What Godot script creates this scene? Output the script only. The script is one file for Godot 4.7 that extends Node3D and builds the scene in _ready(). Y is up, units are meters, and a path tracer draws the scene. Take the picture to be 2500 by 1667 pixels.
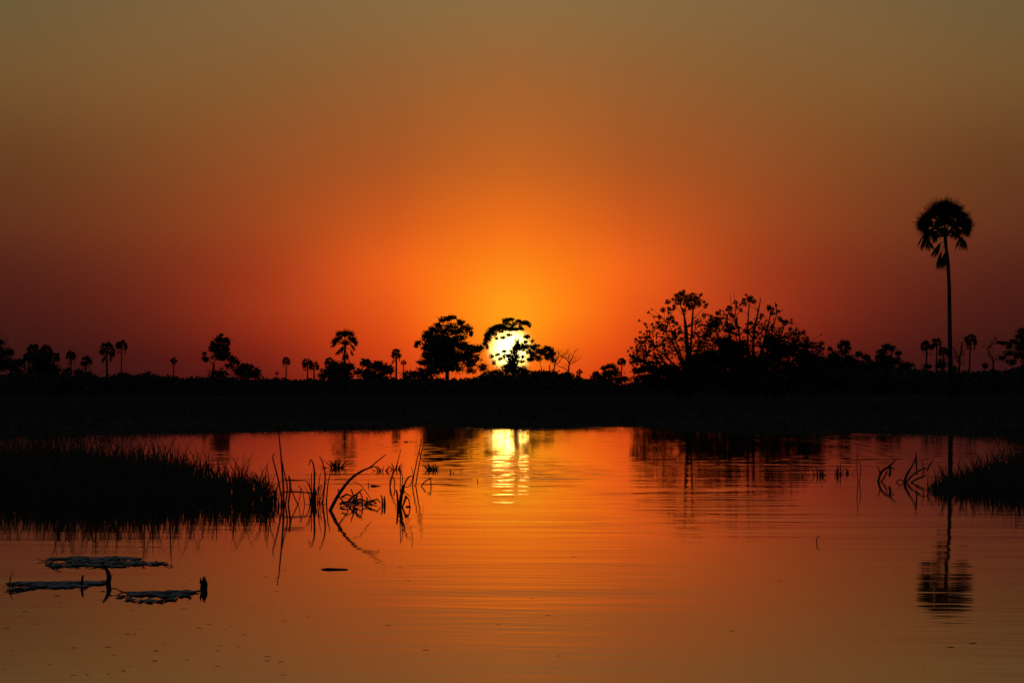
extends Node3D
# Sunset over a flooded plain. Distances are metres; the long lens sees about 13.5 degrees across.
# at(x, y, d) turns a point of the 2500 x 1667 photograph and a distance into a place in the world.

const LENS := 10560.0        # focal length in photograph pixels
const LEVEL := 952.0         # photograph row of the true horizon
const EYE := 1.2             # eye height above the water

var rng := RandomNumberGenerator.new()
var taken := {}
var mat := {}


# ------------------------------------------------------------------ mesh collector
class Shape:
	var v := PackedVector3Array()
	var n := PackedVector3Array()
	var c := PackedColorArray()
	var i := PackedInt32Array()

	func tri(a: Vector3, b: Vector3, d: Vector3, col: Color) -> void:
		var nn := (d - a).cross(b - a).normalized()
		var k := v.size()
		v.append(a); v.append(b); v.append(d)
		n.append(nn); n.append(nn); n.append(nn)
		c.append(col); c.append(col); c.append(col)
		i.append(k); i.append(k + 1); i.append(k + 2)

	func quad(a: Vector3, b: Vector3, d: Vector3, e: Vector3, col: Color) -> void:
		var nn := (d - a).cross(b - a).normalized()
		var k := v.size()
		v.append(a); v.append(b); v.append(d); v.append(e)
		for q in 4:
			n.append(nn)
			c.append(col)
		i.append(k); i.append(k + 1); i.append(k + 2)
		i.append(k); i.append(k + 2); i.append(k + 3)

	func tube(p: Array, r: Array, sides: int, col: Color) -> void:
		var first := v.size()
		var count := p.size()
		for s in count:
			var dir: Vector3 = (p[mini(s + 1, count - 1)] - p[maxi(s - 1, 0)]).normalized()
			var side := dir.cross(Vector3(0.3, 0.1, 1.0) if absf(dir.z) < 0.8 else Vector3.RIGHT).normalized()
			var up := side.cross(dir)
			for k in sides:
				var t := TAU * k / sides
				var o := side * cos(t) + up * sin(t)
				v.append(p[s] + o * r[s])
				n.append(o)
				c.append(col)
		for s in count - 1:
			for k in sides:
				var a := first + s * sides + k
				var b := first + s * sides + (k + 1) % sides
				i.append(a); i.append(b); i.append(a + sides)
				i.append(b); i.append(b + sides); i.append(a + sides)
		var top := v.size()
		v.append(p[count - 1]); n.append((p[count - 1] - p[count - 2]).normalized()); c.append(col)
		for k in sides:
			i.append(top - sides + k); i.append(top - sides + (k + 1) % sides); i.append(top)

	func leaf(at: Vector3, along: Vector3, across: Vector3, col: Color) -> void:
		quad(at - along, at + across, at + along, at - across, col)

	func mesh() -> ArrayMesh:
		var a := []
		a.resize(Mesh.ARRAY_MAX)
		a[Mesh.ARRAY_VERTEX] = v
		a[Mesh.ARRAY_NORMAL] = n
		a[Mesh.ARRAY_COLOR] = c
		a[Mesh.ARRAY_INDEX] = i
		var m := ArrayMesh.new()
		m.add_surface_from_arrays(Mesh.PRIMITIVE_TRIANGLES, a)
		return m


# ------------------------------------------------------------------ small helpers
func at(px: float, py: float, d: float) -> Vector3:
	return Vector3((px - 1250.0) / LENS * d, EYE + (LEVEL - py) / LENS * d, -d)


func far_of(py: float) -> float:          # distance at which the water shows at that row
	return EYE * LENS / (py - LEVEL)


func rnd(a: float, b: float) -> float:
	return rng.randf_range(a, b)


func ball() -> Vector3:
	var p := Vector3(rnd(-1, 1), rnd(-1, 1), rnd(-1, 1))
	while p.length_squared() > 1.0:
		p = Vector3(rnd(-1, 1), rnd(-1, 1), rnd(-1, 1))
	return p


func dir3() -> Vector3:
	return (ball() + Vector3(0.001, 0, 0)).normalized()


func numbered(called: String) -> String:
	var k: int = taken.get(called, 0)
	taken[called] = k + 1
	return called if k == 0 else "%s_%03d" % [called, k]


func thing(called: String, label: String, category: String, where: Vector3, group := "") -> Node3D:
	var o := Node3D.new()
	o.name = numbered(called)
	add_child(o)
	o.position = where
	o.set_meta("label", label)
	o.set_meta("category", category)
	if group:
		o.set_meta("group", group)
	return o


func part(called: String, s: Shape, m: Material, parent: Node3D) -> MeshInstance3D:
	var o := MeshInstance3D.new()
	o.name = called
	o.mesh = s.mesh()
	o.material_override = m
	parent.add_child(o, true)
	return o


func lone(called: String, s: Shape, m: Material, where: Vector3) -> MeshInstance3D:
	var o := MeshInstance3D.new()
	o.name = numbered(called)
	o.mesh = s.mesh()
	o.material_override = m
	add_child(o)
	o.position = where
	return o


func land(d: float) -> float:             # height of the plain at a distance
	return clampf(0.03 + (d - 140.0) * 0.005, 0.03, 0.3)


func tone(a: Color, spread := 0.25) -> Color:
	var k := 1.0 + rnd(-spread, spread)
	return Color(a.r * k * rnd(0.9, 1.1), a.g * k, a.b * k * rnd(0.85, 1.15))


const LEAF := Color(0.045, 0.058, 0.024)
const DRYLEAF := Color(0.075, 0.058, 0.032)
const BARK := Color(0.060, 0.050, 0.040)
const REED := Color(0.060, 0.066, 0.030)
const DEADREED := Color(0.085, 0.068, 0.040)


# ------------------------------------------------------------------ sky
const ROWS := [0.0, 200.0, 400.0, 550.0, 660.0, 750.0, 820.0, 880.0, 940.0]
const COLS := [0.0, 140.0, 290.0, 610.0, 930.0, 1250.0]
const TABLE := [
	[[141, 107, 65], [139, 106, 64], [136, 104, 63], [130, 99, 61], [121, 94, 59], [110, 90, 57]],
	[[161, 98, 48], [157, 97, 48], [150, 94, 48], [136, 90, 48], [126, 87, 47], [116, 82, 46]],
	[[193, 98, 34], [186, 94, 34], [172, 86, 35], [148, 78, 36], [122, 70, 35], [102, 62, 33]],
	[[238, 111, 24], [228, 104, 25], [208, 89, 27], [158, 69, 29], [120, 57, 29], [98, 49, 28]],
	[[255, 136, 24], [250, 120, 22], [236, 96, 25], [160, 58, 26], [110, 44, 25], [83, 35, 24]],
	[[255, 156, 24], [255, 128, 20], [232, 88, 23], [160, 53, 24], [100, 35, 22], [72, 28, 21]],
	[[255, 150, 22], [250, 112, 20], [222, 76, 20], [145, 43, 21], [87, 29, 20], [63, 24, 19]],
	[[255, 125, 20], [235, 90, 20], [205, 64, 20], [122, 33, 20], [72, 23, 19], [56, 21, 19]],
	[[245, 100, 20], [222, 75, 20], [185, 55, 20], [105, 29, 20], [64, 22, 20], [52, 20, 20]],
]


func spot(list: Array, x: float) -> Vector2:
	var k := 0
	while k < list.size() - 2 and x > list[k + 1]:
		k += 1
	return Vector2(k, clampf((x - list[k]) / (list[k + 1] - list[k]), 0, 1))


func catmull(a: Vector3, b: Vector3, c: Vector3, d: Vector3, t: float) -> Vector3:
	return b + 0.5 * t * ((c - a) + t * ((2.0 * a - 5.0 * b + 4.0 * c - d) + t * (3.0 * (b - c) + d - a)))


func cell(r: int, c: int) -> Vector3:
	var q: Array = TABLE[clampi(r, 0, ROWS.size() - 1)][clampi(absi(c), 0, COLS.size() - 1)]
	return Vector3(q[0], q[1], q[2]) / 255.0


func sky_light(az: float, el: float) -> Vector3:
	var x := absf(az) * LENS * PI / 180.0
	var y := LEVEL - el * LENS * PI / 180.0
	var sx := spot(COLS, minf(x, 1250.0))
	var sy := spot(ROWS, clampf(y, 0.0, 940.0))
	var rows: Array[Vector3] = []
	for k in 4:
		var r := int(sy.x) - 1 + k
		var c := int(sx.x)
		rows.append(catmull(cell(r, c - 1), cell(r, c), cell(r, c + 1), cell(r, c + 2), sx.y))
	var s := catmull(rows[0], rows[1], rows[2], rows[3], sy.y)
	var near := Color(clampf(s.x, 0, 1), clampf(s.y, 0, 1), clampf(s.z, 0, 1)).srgb_to_linear()
	var glow := Vector3(near.r, near.g, near.b)
	var low := Vector3(0.029, 0.013, 0.011)
	var mid := Vector3(0.025, 0.027, 0.029)
	var high := Vector3(0.030, 0.045, 0.062)
	var rest := low.lerp(mid, smoothstep(0.0, 9.0, el)).lerp(high, smoothstep(16.0, 60.0, el))
	var w := exp(-maxf(x - 1250.0, 0.0) / 1700.0) * exp(-maxf(-y, 0.0) / 900.0)
	return rest + (glow - rest) * w


func make_sky() -> ImageTexture:
	var sw := 4096
	var sh := 2048
	var small := Image.create(512, 256, false, Image.FORMAT_RGBAF)
	for r in 256:
		for c in 512:
			var az := (c + 0.5) / 512.0 * 360.0
			if az > 180.0:
				az -= 360.0
			var l := sky_light(az, maxf(90.0 - (r + 0.5) / 256.0 * 180.0, 0.0))
			small.set_pixel(c, r, Color(l.x, l.y, l.z))
	small.resize(sw, sh, Image.INTERPOLATE_BILINEAR)
	var step := 360.0 / sw
	for r in range(int((90.0 - 14.0) / step), int(91.0 / step)):
		for k in range(-int(17.0 / step), int(17.0 / step)):
			var az := (k + 0.5) * step
			var el := 90.0 - (r + 0.5) * step
			var l := sky_light(az, maxf(el, 0.0))
			# the sun itself: half a degree of very bright air-reddened light
			var far := Vector2(az - SUN_AZ, el - SUN_EL)
			if far.length() < 0.6:
				var inside := 0.0
				for a in 8:
					for b in 8:
						if (far + Vector2((a + 0.5) / 8.0 - 0.5, (b + 0.5) / 8.0 - 0.5) * step).length() < 0.205:
							inside += 1.0 / 64.0
				l = l.lerp(Vector3(8.0, 6.2, 1.5), inside)
			small.set_pixel((k + sw) % sw, r, Color(l.x, l.y, l.z))
	return ImageTexture.create_from_image(small)


const SUN_AZ := -0.02
const SUN_EL := 0.54


# ------------------------------------------------------------------ materials
func noise_map(frequency: float, dark: Color, light: Color, sd: int) -> NoiseTexture2D:
	var f := FastNoiseLite.new()
	f.seed = sd
	f.frequency = frequency
	f.fractal_octaves = 5
	var t := NoiseTexture2D.new()
	t.width = 256
	t.height = 256
	t.seamless = true
	t.noise = f
	var g := Gradient.new()
	g.set_color(0, dark)
	g.set_color(1, light)
	t.color_ramp = g
	return t


func make_materials() -> void:
	for spec in [["leaf", 0.75, 0.4], ["bark", 0.9, 0.3], ["reed", 0.7, 0.4], ["pad", 0.55, 0.4], ["soil", 0.95, 0.2]]:
		var m := StandardMaterial3D.new()
		m.resource_name = spec[0]
		m.vertex_color_use_as_albedo = true
		m.roughness = spec[1]
		m.metallic_specular = spec[2]
		m.cull_mode = BaseMaterial3D.CULL_DISABLED
		mat[spec[0]] = m
	mat.leaf.backlight_enabled = true
	mat.leaf.backlight = Color(0.10, 0.12, 0.04)
	for k in ["bark", "soil"]:
		mat[k].albedo_texture = noise_map(0.03, Color(0.55, 0.52, 0.5), Color(1, 1, 1), 5)
		mat[k].uv1_triplanar = true
		mat[k].uv1_world_triplanar = true
		mat[k].uv1_scale = Vector3(0.7, 0.7, 0.7)
	var w := StandardMaterial3D.new()
	w.resource_name = "water"
	w.albedo_color = Color(0.012, 0.014, 0.010).linear_to_srgb()
	w.roughness = 0.02
	w.metallic_specular = 0.40
	mat.water = w


# ------------------------------------------------------------------ setting
func make_water() -> void:
	rng.seed = 11
	var waves := []
	for k in 22:
		var long := 0.14 * pow(26.0, k / 21.0) * rnd(0.9, 1.1)
		var turn := rnd(-0.9, 0.9) if long < 0.8 else rnd(-0.5, 0.5)
		var num := TAU / long
		# slope of each train, gentler for the longest
		var slope := 0.0012 if long < 0.5 else 0.0009 if long < 1.2 else 0.0006
		waves.append([sin(turn) * num, cos(turn) * num, slope * rnd(0.6, 1.3), rnd(0, TAU), num])
	var patch := FastNoiseLite.new()
	patch.seed = 3
	patch.frequency = 0.05
	patch.fractal_octaves = 3
	var s := Shape.new()
	var cols := 180
	var dist: Array[float] = [12.0]
	while dist[-1] < 162.0:
		dist.append(dist[-1] + clampf(dist[-1] * dist[-1] * 5.4e-5, 0.02, 0.32))
	for d in dist:
		var half := 3.0 + d * 0.105
		for k in cols + 1:
			var x := (2.0 * k / cols - 1.0) * half
			var rough := 0.30 + 1.9 * clampf(patch.get_noise_2d(x * 5.0, d * 0.6) + 0.24, 0.0, 0.8)
			rough *= (0.8 + 0.3 * smoothstep(-4.0, 5.0, x)) * (0.62 + (0.6 + 3.4 * exp(-pow((x - 0.2) / 1.5, 2.0))) * smoothstep(32.0, 50.0, d) * (1.0 - smoothstep(62.0, 84.0, d)))
			var y := 0.0
			var gx := 0.0
			var gz := 0.0
			for q in waves:
				var ph: float = q[0] * x - q[1] * d + q[3]
				var sl: float = q[2] * rough
				y += sl / q[4] * sin(ph)
				var co: float = cos(ph) * sl / q[4]
				gx += co * q[0]
				gz += co * q[1]
			s.v.append(Vector3(x, y, -d))
			s.n.append(Vector3(-gx, 1.0, -gz).normalized())
			s.c.append(Color.WHITE)
	for r in dist.size() - 1:
		for k in cols:
			var a := r * (cols + 1) + k
			var b := a + cols + 1
			s.i.append(a); s.i.append(b + 1); s.i.append(a + 1)
			s.i.append(a); s.i.append(b); s.i.append(b + 1)
	# the still sheet that carries the water on, out of the frame and behind the camera
	s.quad(Vector3(-420, -0.02, 160), Vector3(-420, -0.02, -190), Vector3(420, -0.02, -190), Vector3(420, -0.02, 160), Color.WHITE)
	var o := lone("water", s, mat.water, Vector3.ZERO)
	o.set_meta("kind", "structure")


func shore(x: float) -> float:           # distance of the far water's edge at a sideways place
	var px := 1250.0 + x * LENS / 138.0
	var key := [[-900.0, 1068.0], [0.0, 1064.0], [300.0, 1059.0], [700.0, 1052.0], [960.0, 1047.0], [1010.0, 1040.0], [1120.0, 1041.0], [1200.0, 1046.0], [1350.0, 1046.0], [1480.0, 1041.0], [1560.0, 1039.0], [1700.0, 1047.0], [1900.0, 1055.0], [2200.0, 1058.0], [2500.0, 1066.0], [3300.0, 1070.0]]
	for k in key.size() - 1:
		if px < key[k + 1][0]:
			return far_of(lerpf(key[k][1], key[k + 1][1], clampf((px - key[k][0]) / (key[k + 1][0] - key[k][0]), 0, 1)))
	return far_of(1070.0)


func make_land() -> void:
	rng.seed = 5
	var rough := FastNoiseLite.new()
	rough.seed = 8
	rough.frequency = 0.12
	var s := Shape.new()
	var xs: Array[float] = []
	for k in 241:
		xs.append(-60.0 + k * 0.5)
	xs.push_front(-400.0); xs.push_front(-3500.0)
	xs.append(400.0); xs.append(3500.0)
	var back := [-3.0, 0.0, 0.6, 1.5, 3.0, 6.0, 12.0, 25.0, 45.0, 90.0, 200.0, 500.0, 1200.0, 2800.0, 6000.0]
	for b in back:
		for x in xs:
			var edge := shore(x) + rough.get_noise_2d(x * 2.2, 3.0) * 1.8
			var y: float = -0.25 if b < -1.0 else clampf(-0.02 + b * 0.006, -0.05, 0.3)
			y += 0.02 * rough.get_noise_2d(x, b) * clampf(b, 0.0, 1.0)
			s.v.append(Vector3(x, y, -(edge + b)))
			s.n.append(Vector3.UP)
			s.c.append(Color(0.050, 0.042, 0.030))
	var w := xs.size()
	for r in back.size() - 1:
		for k in w - 1:
			var a := r * w + k
			s.i.append(a); s.i.append(a + w); s.i.append(a + w + 1)
			s.i.append(a); s.i.append(a + w + 1); s.i.append(a + 1)
	var o := lone("ground", s, mat.soil, Vector3.ZERO)
	o.set_meta("kind", "structure")
	var bed := Shape.new()
	bed.quad(Vector3(-7000, -0.7, 3000), Vector3(-7000, -0.7, -7000), Vector3(7000, -0.7, -7000), Vector3(7000, -0.7, 3000), Color(0.05, 0.042, 0.03))
	var o2 := lone("river_bed", bed, mat.soil, Vector3.ZERO)
	o2.set_meta("kind", "structure")


func tuft_shape(blades: int, high: float, spread: float, wide: float, col: Color) -> Shape:
	var s := Shape.new()
	for k in blades:
		var a := rnd(0, TAU)
		var base := Vector3(cos(a), 0, sin(a)) * spread * sqrt(rng.randf())
		var lean := Vector3(rnd(-1, 1), 0, rnd(-1, 1)) * high * 0.35
		blade(s, base, base + lean * 0.3 + Vector3(0, high * rnd(0.35, 0.6), 0), base + lean + Vector3(0, high * rnd(0.6, 1.0), 0), wide, tone(col))
	return s


func blade(s: Shape, a: Vector3, b: Vector3, c: Vector3, wide: float, col: Color, steps := 4) -> void:
	var face := Vector3(cos(rnd(-0.9, 0.9)), 0, sin(rnd(-0.9, 0.9))).normalized()
	var last := a
	var lw := wide
	for k in range(1, steps + 1):
		var t := float(k) / steps
		var p := a.lerp(b, t).lerp(b.lerp(c, t), t)
		var along := (p - last).normalized()
		var side := (face - along * face.dot(along)).normalized()
		var w := wide * (1.0 - 0.9 * t * t)
		s.quad(last - side * lw * 0.5, last + side * lw * 0.5, p + side * w * 0.5, p - side * w * 0.5, col)
		last = p
		lw = w


func scatter(called: String, label: String, category: String, kinds: Array, m: Material, places: Array) -> void:
	var mm := MultiMesh.new()
	mm.transform_format = MultiMesh.TRANSFORM_3D
	mm.mesh = kinds[0].mesh()
	mm.instance_count = places.size()
	for k in places.size():
		mm.set_instance_transform(k, places[k])
	var o := MultiMeshInstance3D.new()
	o.name = numbered(called)
	o.multimesh = mm
	o.material_override = m
	add_child(o)
	o.set_meta("kind", "stuff")
	o.set_meta("label", label)
	o.set_meta("category", category)


func make_plain_cover() -> void:
	rng.seed = 21
	var places := []
	for k in 5200:
		var x := rnd(-26.0, 26.0)
		var b := 0.2 + 130.0 * pow(rng.randf(), 2.0)
		var d := shore(x) + b
		var size := 0.07 + 0.0075 * b * rnd(0.5, 1.3) + (0.16 if rng.randf() < 0.05 else 0.0)
		x *= d / 138.0
		places.append(Transform3D(Basis(Vector3.UP, rnd(0, TAU)).scaled(Vector3(1, size, 1)), Vector3(x, clampf(-0.03 + b * 0.006, -0.06, 0.28), -d)))
	scatter("plain_grass", "dark grass covering the low far bank", "grass", [tuft_shape(16, 1.0, 0.5, 0.025, REED)], mat.reed, places)
	# distant low scrub that closes the plain: its top follows the skyline
	var key := [[-900, 906], [60, 905], [150, 908], [235, 912], [330, 909], [450, 916], [560, 915], [640, 919], [780, 922], [900, 918], [1000, 918], [1120, 922], [1200, 912], [1260, 905], [1340, 906], [1430, 924], [1540, 930], [1700, 915], [2000, 892], [2120, 886], [2200, 888], [2260, 898], [2360, 902], [2440, 902], [2490, 892], [3400, 894]]
	places = []
	for k in 1000:
		var px := rnd(-180.0, 2680.0) if k < 640 else (rnd(-880.0, -150.0) if k % 2 else rnd(2650.0, 3380.0))
		var top := 910.0
		for q in key.size() - 1:
			if px >= key[q][0] and px < key[q + 1][0]:
				top = lerpf(key[q][1], key[q + 1][1], (px - key[q][0]) / (key[q + 1][0] - key[q][0]))
		var d := rnd(620.0, 1150.0)
		var high := (LEVEL - top + rnd(-9.0, 4.0)) / LENS * d + EYE - 0.3
		var p := at(px, LEVEL, d)
		p.y = 0.3
		places.append(Transform3D(Basis(Vector3.UP, rnd(0, TAU)).scaled(Vector3(high * rnd(0.9, 1.6), high, high)), p))
	scatter("distant_scrub", "low dark scrub lining the horizon behind the far bank", "scrub", [bush_shape(420)], mat.leaf, places)


func bush_shape(count: int) -> Shape:     # a bush one metre high
	var s := Shape.new()
	for k in count:
		var p := dir3() * pow(rng.randf(), 0.35)
		p = Vector3(p.x * 0.75, 0.42 + p.y * 0.46, p.z * 0.75)
		p += Vector3(sin(p.z * 9.0 + p.y * 6.0), sin(p.x * 8.0) * 0.7, cos(p.x * 7.0)) * 0.06
		p.y = maxf(p.y, 0.02)
		var u := dir3() * rnd(0.05, 0.10)
		s.leaf(p, u, u.cross(dir3()).normalized() * u.length() * 0.6, tone(LEAF))
	return s


# ------------------------------------------------------------------ trees
func crown_lobe(s: Shape, mid: Vector3, r: Vector3, size: float, dense: float, col: Color) -> Array:
	# leaves gathered in clumps; returns some clump centres for twigs
	var area := r.x * r.y * PI
	var small := minf(r.x, r.y)
	var clumps := clampi(int(area / (small * small * 0.16) * 1.3), 7, 90)
	var each := maxi(3, int(area * pow(dense, 1.4) * 8.5 / (size * size) / clumps))
	var out := []
	for k in clumps:
		var u := dir3() * pow(rng.randf(), 0.40)
		var c := mid + Vector3(u.x * r.x, u.y * r.y, u.z * r.z) * 0.88
		out.append(c)
		var cr := small * rnd(0.26, 0.5)
		for q in each:
			var p := c + ball() * Vector3(cr * 1.25, cr * 0.85, cr * 1.25)
			var a := dir3() * size * rnd(0.5, 0.95)
			s.leaf(p, a, a.cross(dir3()).normalized() * a.length() * 0.55, tone(col))
	for k in int(clumps * each * 0.3):     # loose sprays round and between the clumps
		var u := dir3() * pow(rng.randf(), 0.5) * 1.32
		var a := dir3() * size * rnd(0.35, 0.7)
		s.leaf(mid + Vector3(u.x * r.x, u.y * r.y, u.z * r.z), a, a.cross(dir3()).normalized() * a.length() * 0.55, tone(col))
	return out


func bend(a: Vector3, b: Vector3, sag: float, steps: int) -> Array:
	var mid := (a + b) * 0.5 + Vector3(rnd(-1, 1), rnd(0.2, 1.0), rnd(-1, 1)) * a.distance_to(b) * sag
	var out := []
	for k in steps + 1:
		var t := float(k) / steps
		out.append(a.lerp(mid, t).lerp(mid.lerp(b, t), t))
	return out


func taper(a: float, b: float, steps: int) -> Array:
	var out := []
	for k in steps + 1:
		out.append(lerpf(a, b, float(k) / steps))
	return out


# lobes: [px, py, rx, ry, density]; the tree stands at column foot, distance d
func tree(called: String, label: String, category: String, group: String, foot: float, d: float, fork: Vector2, lobes: Array, opt := {}) -> Node3D:
	rng.seed = int(foot * 7.0 + d)
	var m := d / LENS
	var base := at(foot, LEVEL, d)
	base.y = land(d) - 0.05
	var t := thing(called, label, category, base, group)
	var wood := Shape.new()
	var crown := Shape.new()
	var size: float = opt.get("leaf", 0.36)
	var girth: float = opt.get("girth", 0.32)
	var thick: float = opt.get("limb", 0.36)
	var fk := at(fork.x, fork.y, d) - base
	var trunk := bend(Vector3.ZERO, fk, opt.get("sag", 0.04), 6)
	wood.tube(trunk, taper(girth, girth * 0.6, 6), 7, tone(BARK, 0.1))
	var order := lobes.duplicate()
	order.sort_custom(func(a, b): return Vector2(a[0], a[1]).distance_squared_to(fork) < Vector2(b[0], b[1]).distance_squared_to(fork))
	var knots := [[trunk[5], girth * thick], [trunk[6], girth * thick]]
	var boughs := Shape.new()
	for l in order:
		var deep: float = (l[2] + l[3]) * 0.5 * m
		var mid := at(l[0], l[1], d) - base + Vector3(0, 0, rnd(-0.7, 0.7) * deep)
		var r := Vector3(l[2] * m, l[3] * m, deep)
		var tips := crown_lobe(crown, mid, r, size, l[4] if l.size() > 4 else 1.0, opt.get("col", LEAF))
		# each bough leaves the nearest wood already grown
		var from: Array = knots[0]
		for q in knots:
			if q[0].distance_to(mid) < from[0].distance_to(mid):
				from = q
		var wide: float = from[1] * 0.82
		var limb := bend(from[0], mid, 0.10, 5)
		boughs.tube(limb, taper(wide, wide * 0.6, 5), 5, tone(BARK, 0.1))
		knots.append([mid, maxf(wide * 0.6, girth * 0.05)])
		for q in mini(tips.size(), 9):
			boughs.tube(bend(limb[rng.randi_range(2, 5)], tips[q], 0.1, 3), taper(wide * 0.3, wide * 0.1, 3), 3, tone(BARK, 0.1))
	part("trunk", wood, mat.bark, t)
	part("branches", boughs, mat.bark, t)
	part("crown", crown, mat.leaf, t)
	return t


func bush(label: String, foot: float, d: float, lobes: Array, opt := {}) -> Node3D:
	var o := opt.duplicate()
	o.merge({"girth": 0.12, "leaf": 0.34})
	return tree("bush", label, "bush", "bushes on the far plain", foot, d, Vector2(foot, LEVEL - 8.0), lobes, o)


# one fan leaf: a stalk from a to hub, then a pleated half disc that points along u
func fan(s: Shape, a: Vector3, hub: Vector3, u: Vector3, side: Vector3, r: float, half: float, count: int, droop: float, col: Color, stalk: float) -> void:
	s.tube([a, (a + hub) * 0.5 + Vector3(0, a.distance_to(hub) * 0.07, 0), hub], [stalk, stalk * 0.8, stalk * 0.6], 4, col)
	var up := u.cross(side).normalized()
	var last := Vector3.ZERO
	for k in count + 1:
		var t := lerpf(-half, half, float(k) / count)
		var way := u * cos(t) + side * sin(t)
		var inner := hub + way * r * 0.5 + up * (0.04 * r if k % 2 else -0.04 * r) - Vector3(0, droop * r * 0.12, 0)
		if k > 0:
			var tm := lerpf(-half, half, (k - 0.5) / count)
			var wm := u * cos(tm) + side * sin(tm)
			var tip := hub + wm * r * (1.0 - 0.18 * absf(tm) / maxf(half, 0.3)) * rnd(0.78, 1.1) - Vector3(0, droop * r * rnd(0.25, 0.5), 0)
			s.tri(hub, last, inner, col)
			s.quad(last, last.lerp(tip, 0.55) + (inner - last) * 0.12, tip, inner, col)
		last = inner


func palm_root(called: String, label: String, group: String, px: float, d: float) -> Node3D:
	var base := at(px, LEVEL, d)
	base.y = land(d) - 0.05
	return thing(called, label, "palm", base, group)


# a palm of the far plain: crown of fans, drooping skirt, thin stem
func palm(label: String, px: float, top: float, r: float, d: float, opt := {}) -> Node3D:
	rng.seed = int(px * 13.0)
	var m := d / LENS
	var foot: float = opt.get("foot", px)
	var t := palm_root("fan_palm", label, "fan palms on the far plain", foot, d)
	var head := at(px, top + r * 1.02, d) - t.position
	var R := r * m * 1.22
	var wood := Shape.new()
	var path := bend(Vector3.ZERO, head, 0.012, 6)
	var girth: float = opt.get("girth", 0.19)
	wood.tube(path, taper(girth * 1.25, girth * 0.9, 6), 7, tone(BARK, 0.1))
	part("trunk", wood, mat.bark, t)
	var s := Shape.new()
	for k in int(opt.get("fans", 46)):
		var a := rnd(0, TAU)
		var e := asin(rnd(-0.45, 1.0))
		var u := Vector3(cos(a) * cos(e), sin(e), sin(a) * cos(e))
		var hub := head + u * R * rnd(0.35, 0.55) - Vector3(0, R * 0.08 * (1.0 - sin(e)), 0)
		var side := u.cross(dir3()).normalized()
		fan(s, head, hub, (u + Vector3(0, -0.25, 0)).normalized(), side, R * rnd(0.42, 0.56), rnd(1.0, 1.7), 11, 0.35 if e < 0.6 else 0.1, tone(LEAF), R * 0.02)
	part("crown", s, mat.leaf, t)
	var skirt: int = opt.get("skirt", 6)
	if skirt > 0:
		var q := Shape.new()
		for k in skirt:
			var a := rnd(0, TAU)
			var from: Vector3 = head - Vector3(0, R * rnd(0.0, 0.35), 0)
			var hub: Vector3 = from + Vector3(cos(a), rnd(-1.5, -0.5), sin(a) * 0.7) * R * rnd(0.3, 0.62)
			fan(q, from, hub, Vector3(cos(a) * 0.15, -1, sin(a) * 0.15).normalized(), Vector3(rnd(-1, 1), 0, rnd(-1, 1)).normalized(), R * rnd(0.45, 0.7), rnd(0.2, 0.45), 6, 0.0, tone(DRYLEAF), R * 0.018)
		part("dead_fronds", q, mat.leaf, t)
	return t


# a dead leaf: folded blades that hang from the end of its stalk like a tassel
func tassel(s: Shape, a: Vector3, hub: Vector3, u: Vector3, r: float, half: float, count: int, col: Color, stalk: float) -> void:
	s.tube([a, (a + hub) * 0.5 + Vector3(0, a.distance_to(hub) * 0.12, 0), hub], [stalk, stalk * 0.8, stalk * 0.7], 4, col)
	for k in count:
		var spread := Vector3(rnd(-1, 1), rnd(-0.3, 0.3), rnd(-1, 1)) * sin(half) * r * 0.95
		var b := hub + u * r * 0.45 + spread * 0.75
		var c := hub + u * r * rnd(0.7, 1.0) + spread * rnd(0.5, 1.1)
		blade(s, hub - u * r * 0.04, b, c, r * rnd(0.07, 0.12), tone(col, 0.2), 4)


# a palm near enough to tell its leaves apart. fans: [hub px, hub py, angle, radius px, half spread, depth, drawn from px, py, dead]
func drawn_palm(label: String, d: float, stem: Array, radii: Array, fans: Array, count: int) -> Node3D:
	rng.seed = int(stem[0][0])
	var m := d / LENS
	var t := palm_root("tall_fan_palm", label, "", stem[0][0], d)
	var path := []
	for p in stem:
		path.append(at(p[0], p[1], d) - t.position)
	path[0] = Vector3.ZERO
	var rr := []
	for k in radii:
		rr.append(k * m)
	var wood := Shape.new()
	wood.tube(path, rr, 10, BARK)
	part("trunk", wood, mat.bark, t)
	for f in fans:
		var deep: float = f[5] * m
		var hub := at(f[0], f[1], d) - t.position + Vector3(0, 0, deep)
		var from := at(f[6], f[7], d) - t.position + Vector3(0, 0, deep * 0.15)
		var g := deg_to_rad(f[2])
		var u := Vector3(cos(g), sin(g), deep / (f[3] * m) * 0.35).normalized()
		var side := Vector3(-sin(g), cos(g), rnd(-0.7, 0.7)).normalized()
		side = (side - u * side.dot(u)).normalized()
		var dead: bool = f[8]
		var s := Shape.new()
		if dead:
			tassel(s, from, hub, u, f[3] * m, deg_to_rad(f[4]), 16, DRYLEAF, m * 1.1)
		else:
			fan(s, from, hub, u, side, f[3] * m * 1.16, deg_to_rad(f[4]), count, 0.12, tone(LEAF, 0.15), m * 1.6)
		part("dead_frond" if dead else "frond", s, mat.leaf, t)
	return t


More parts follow.
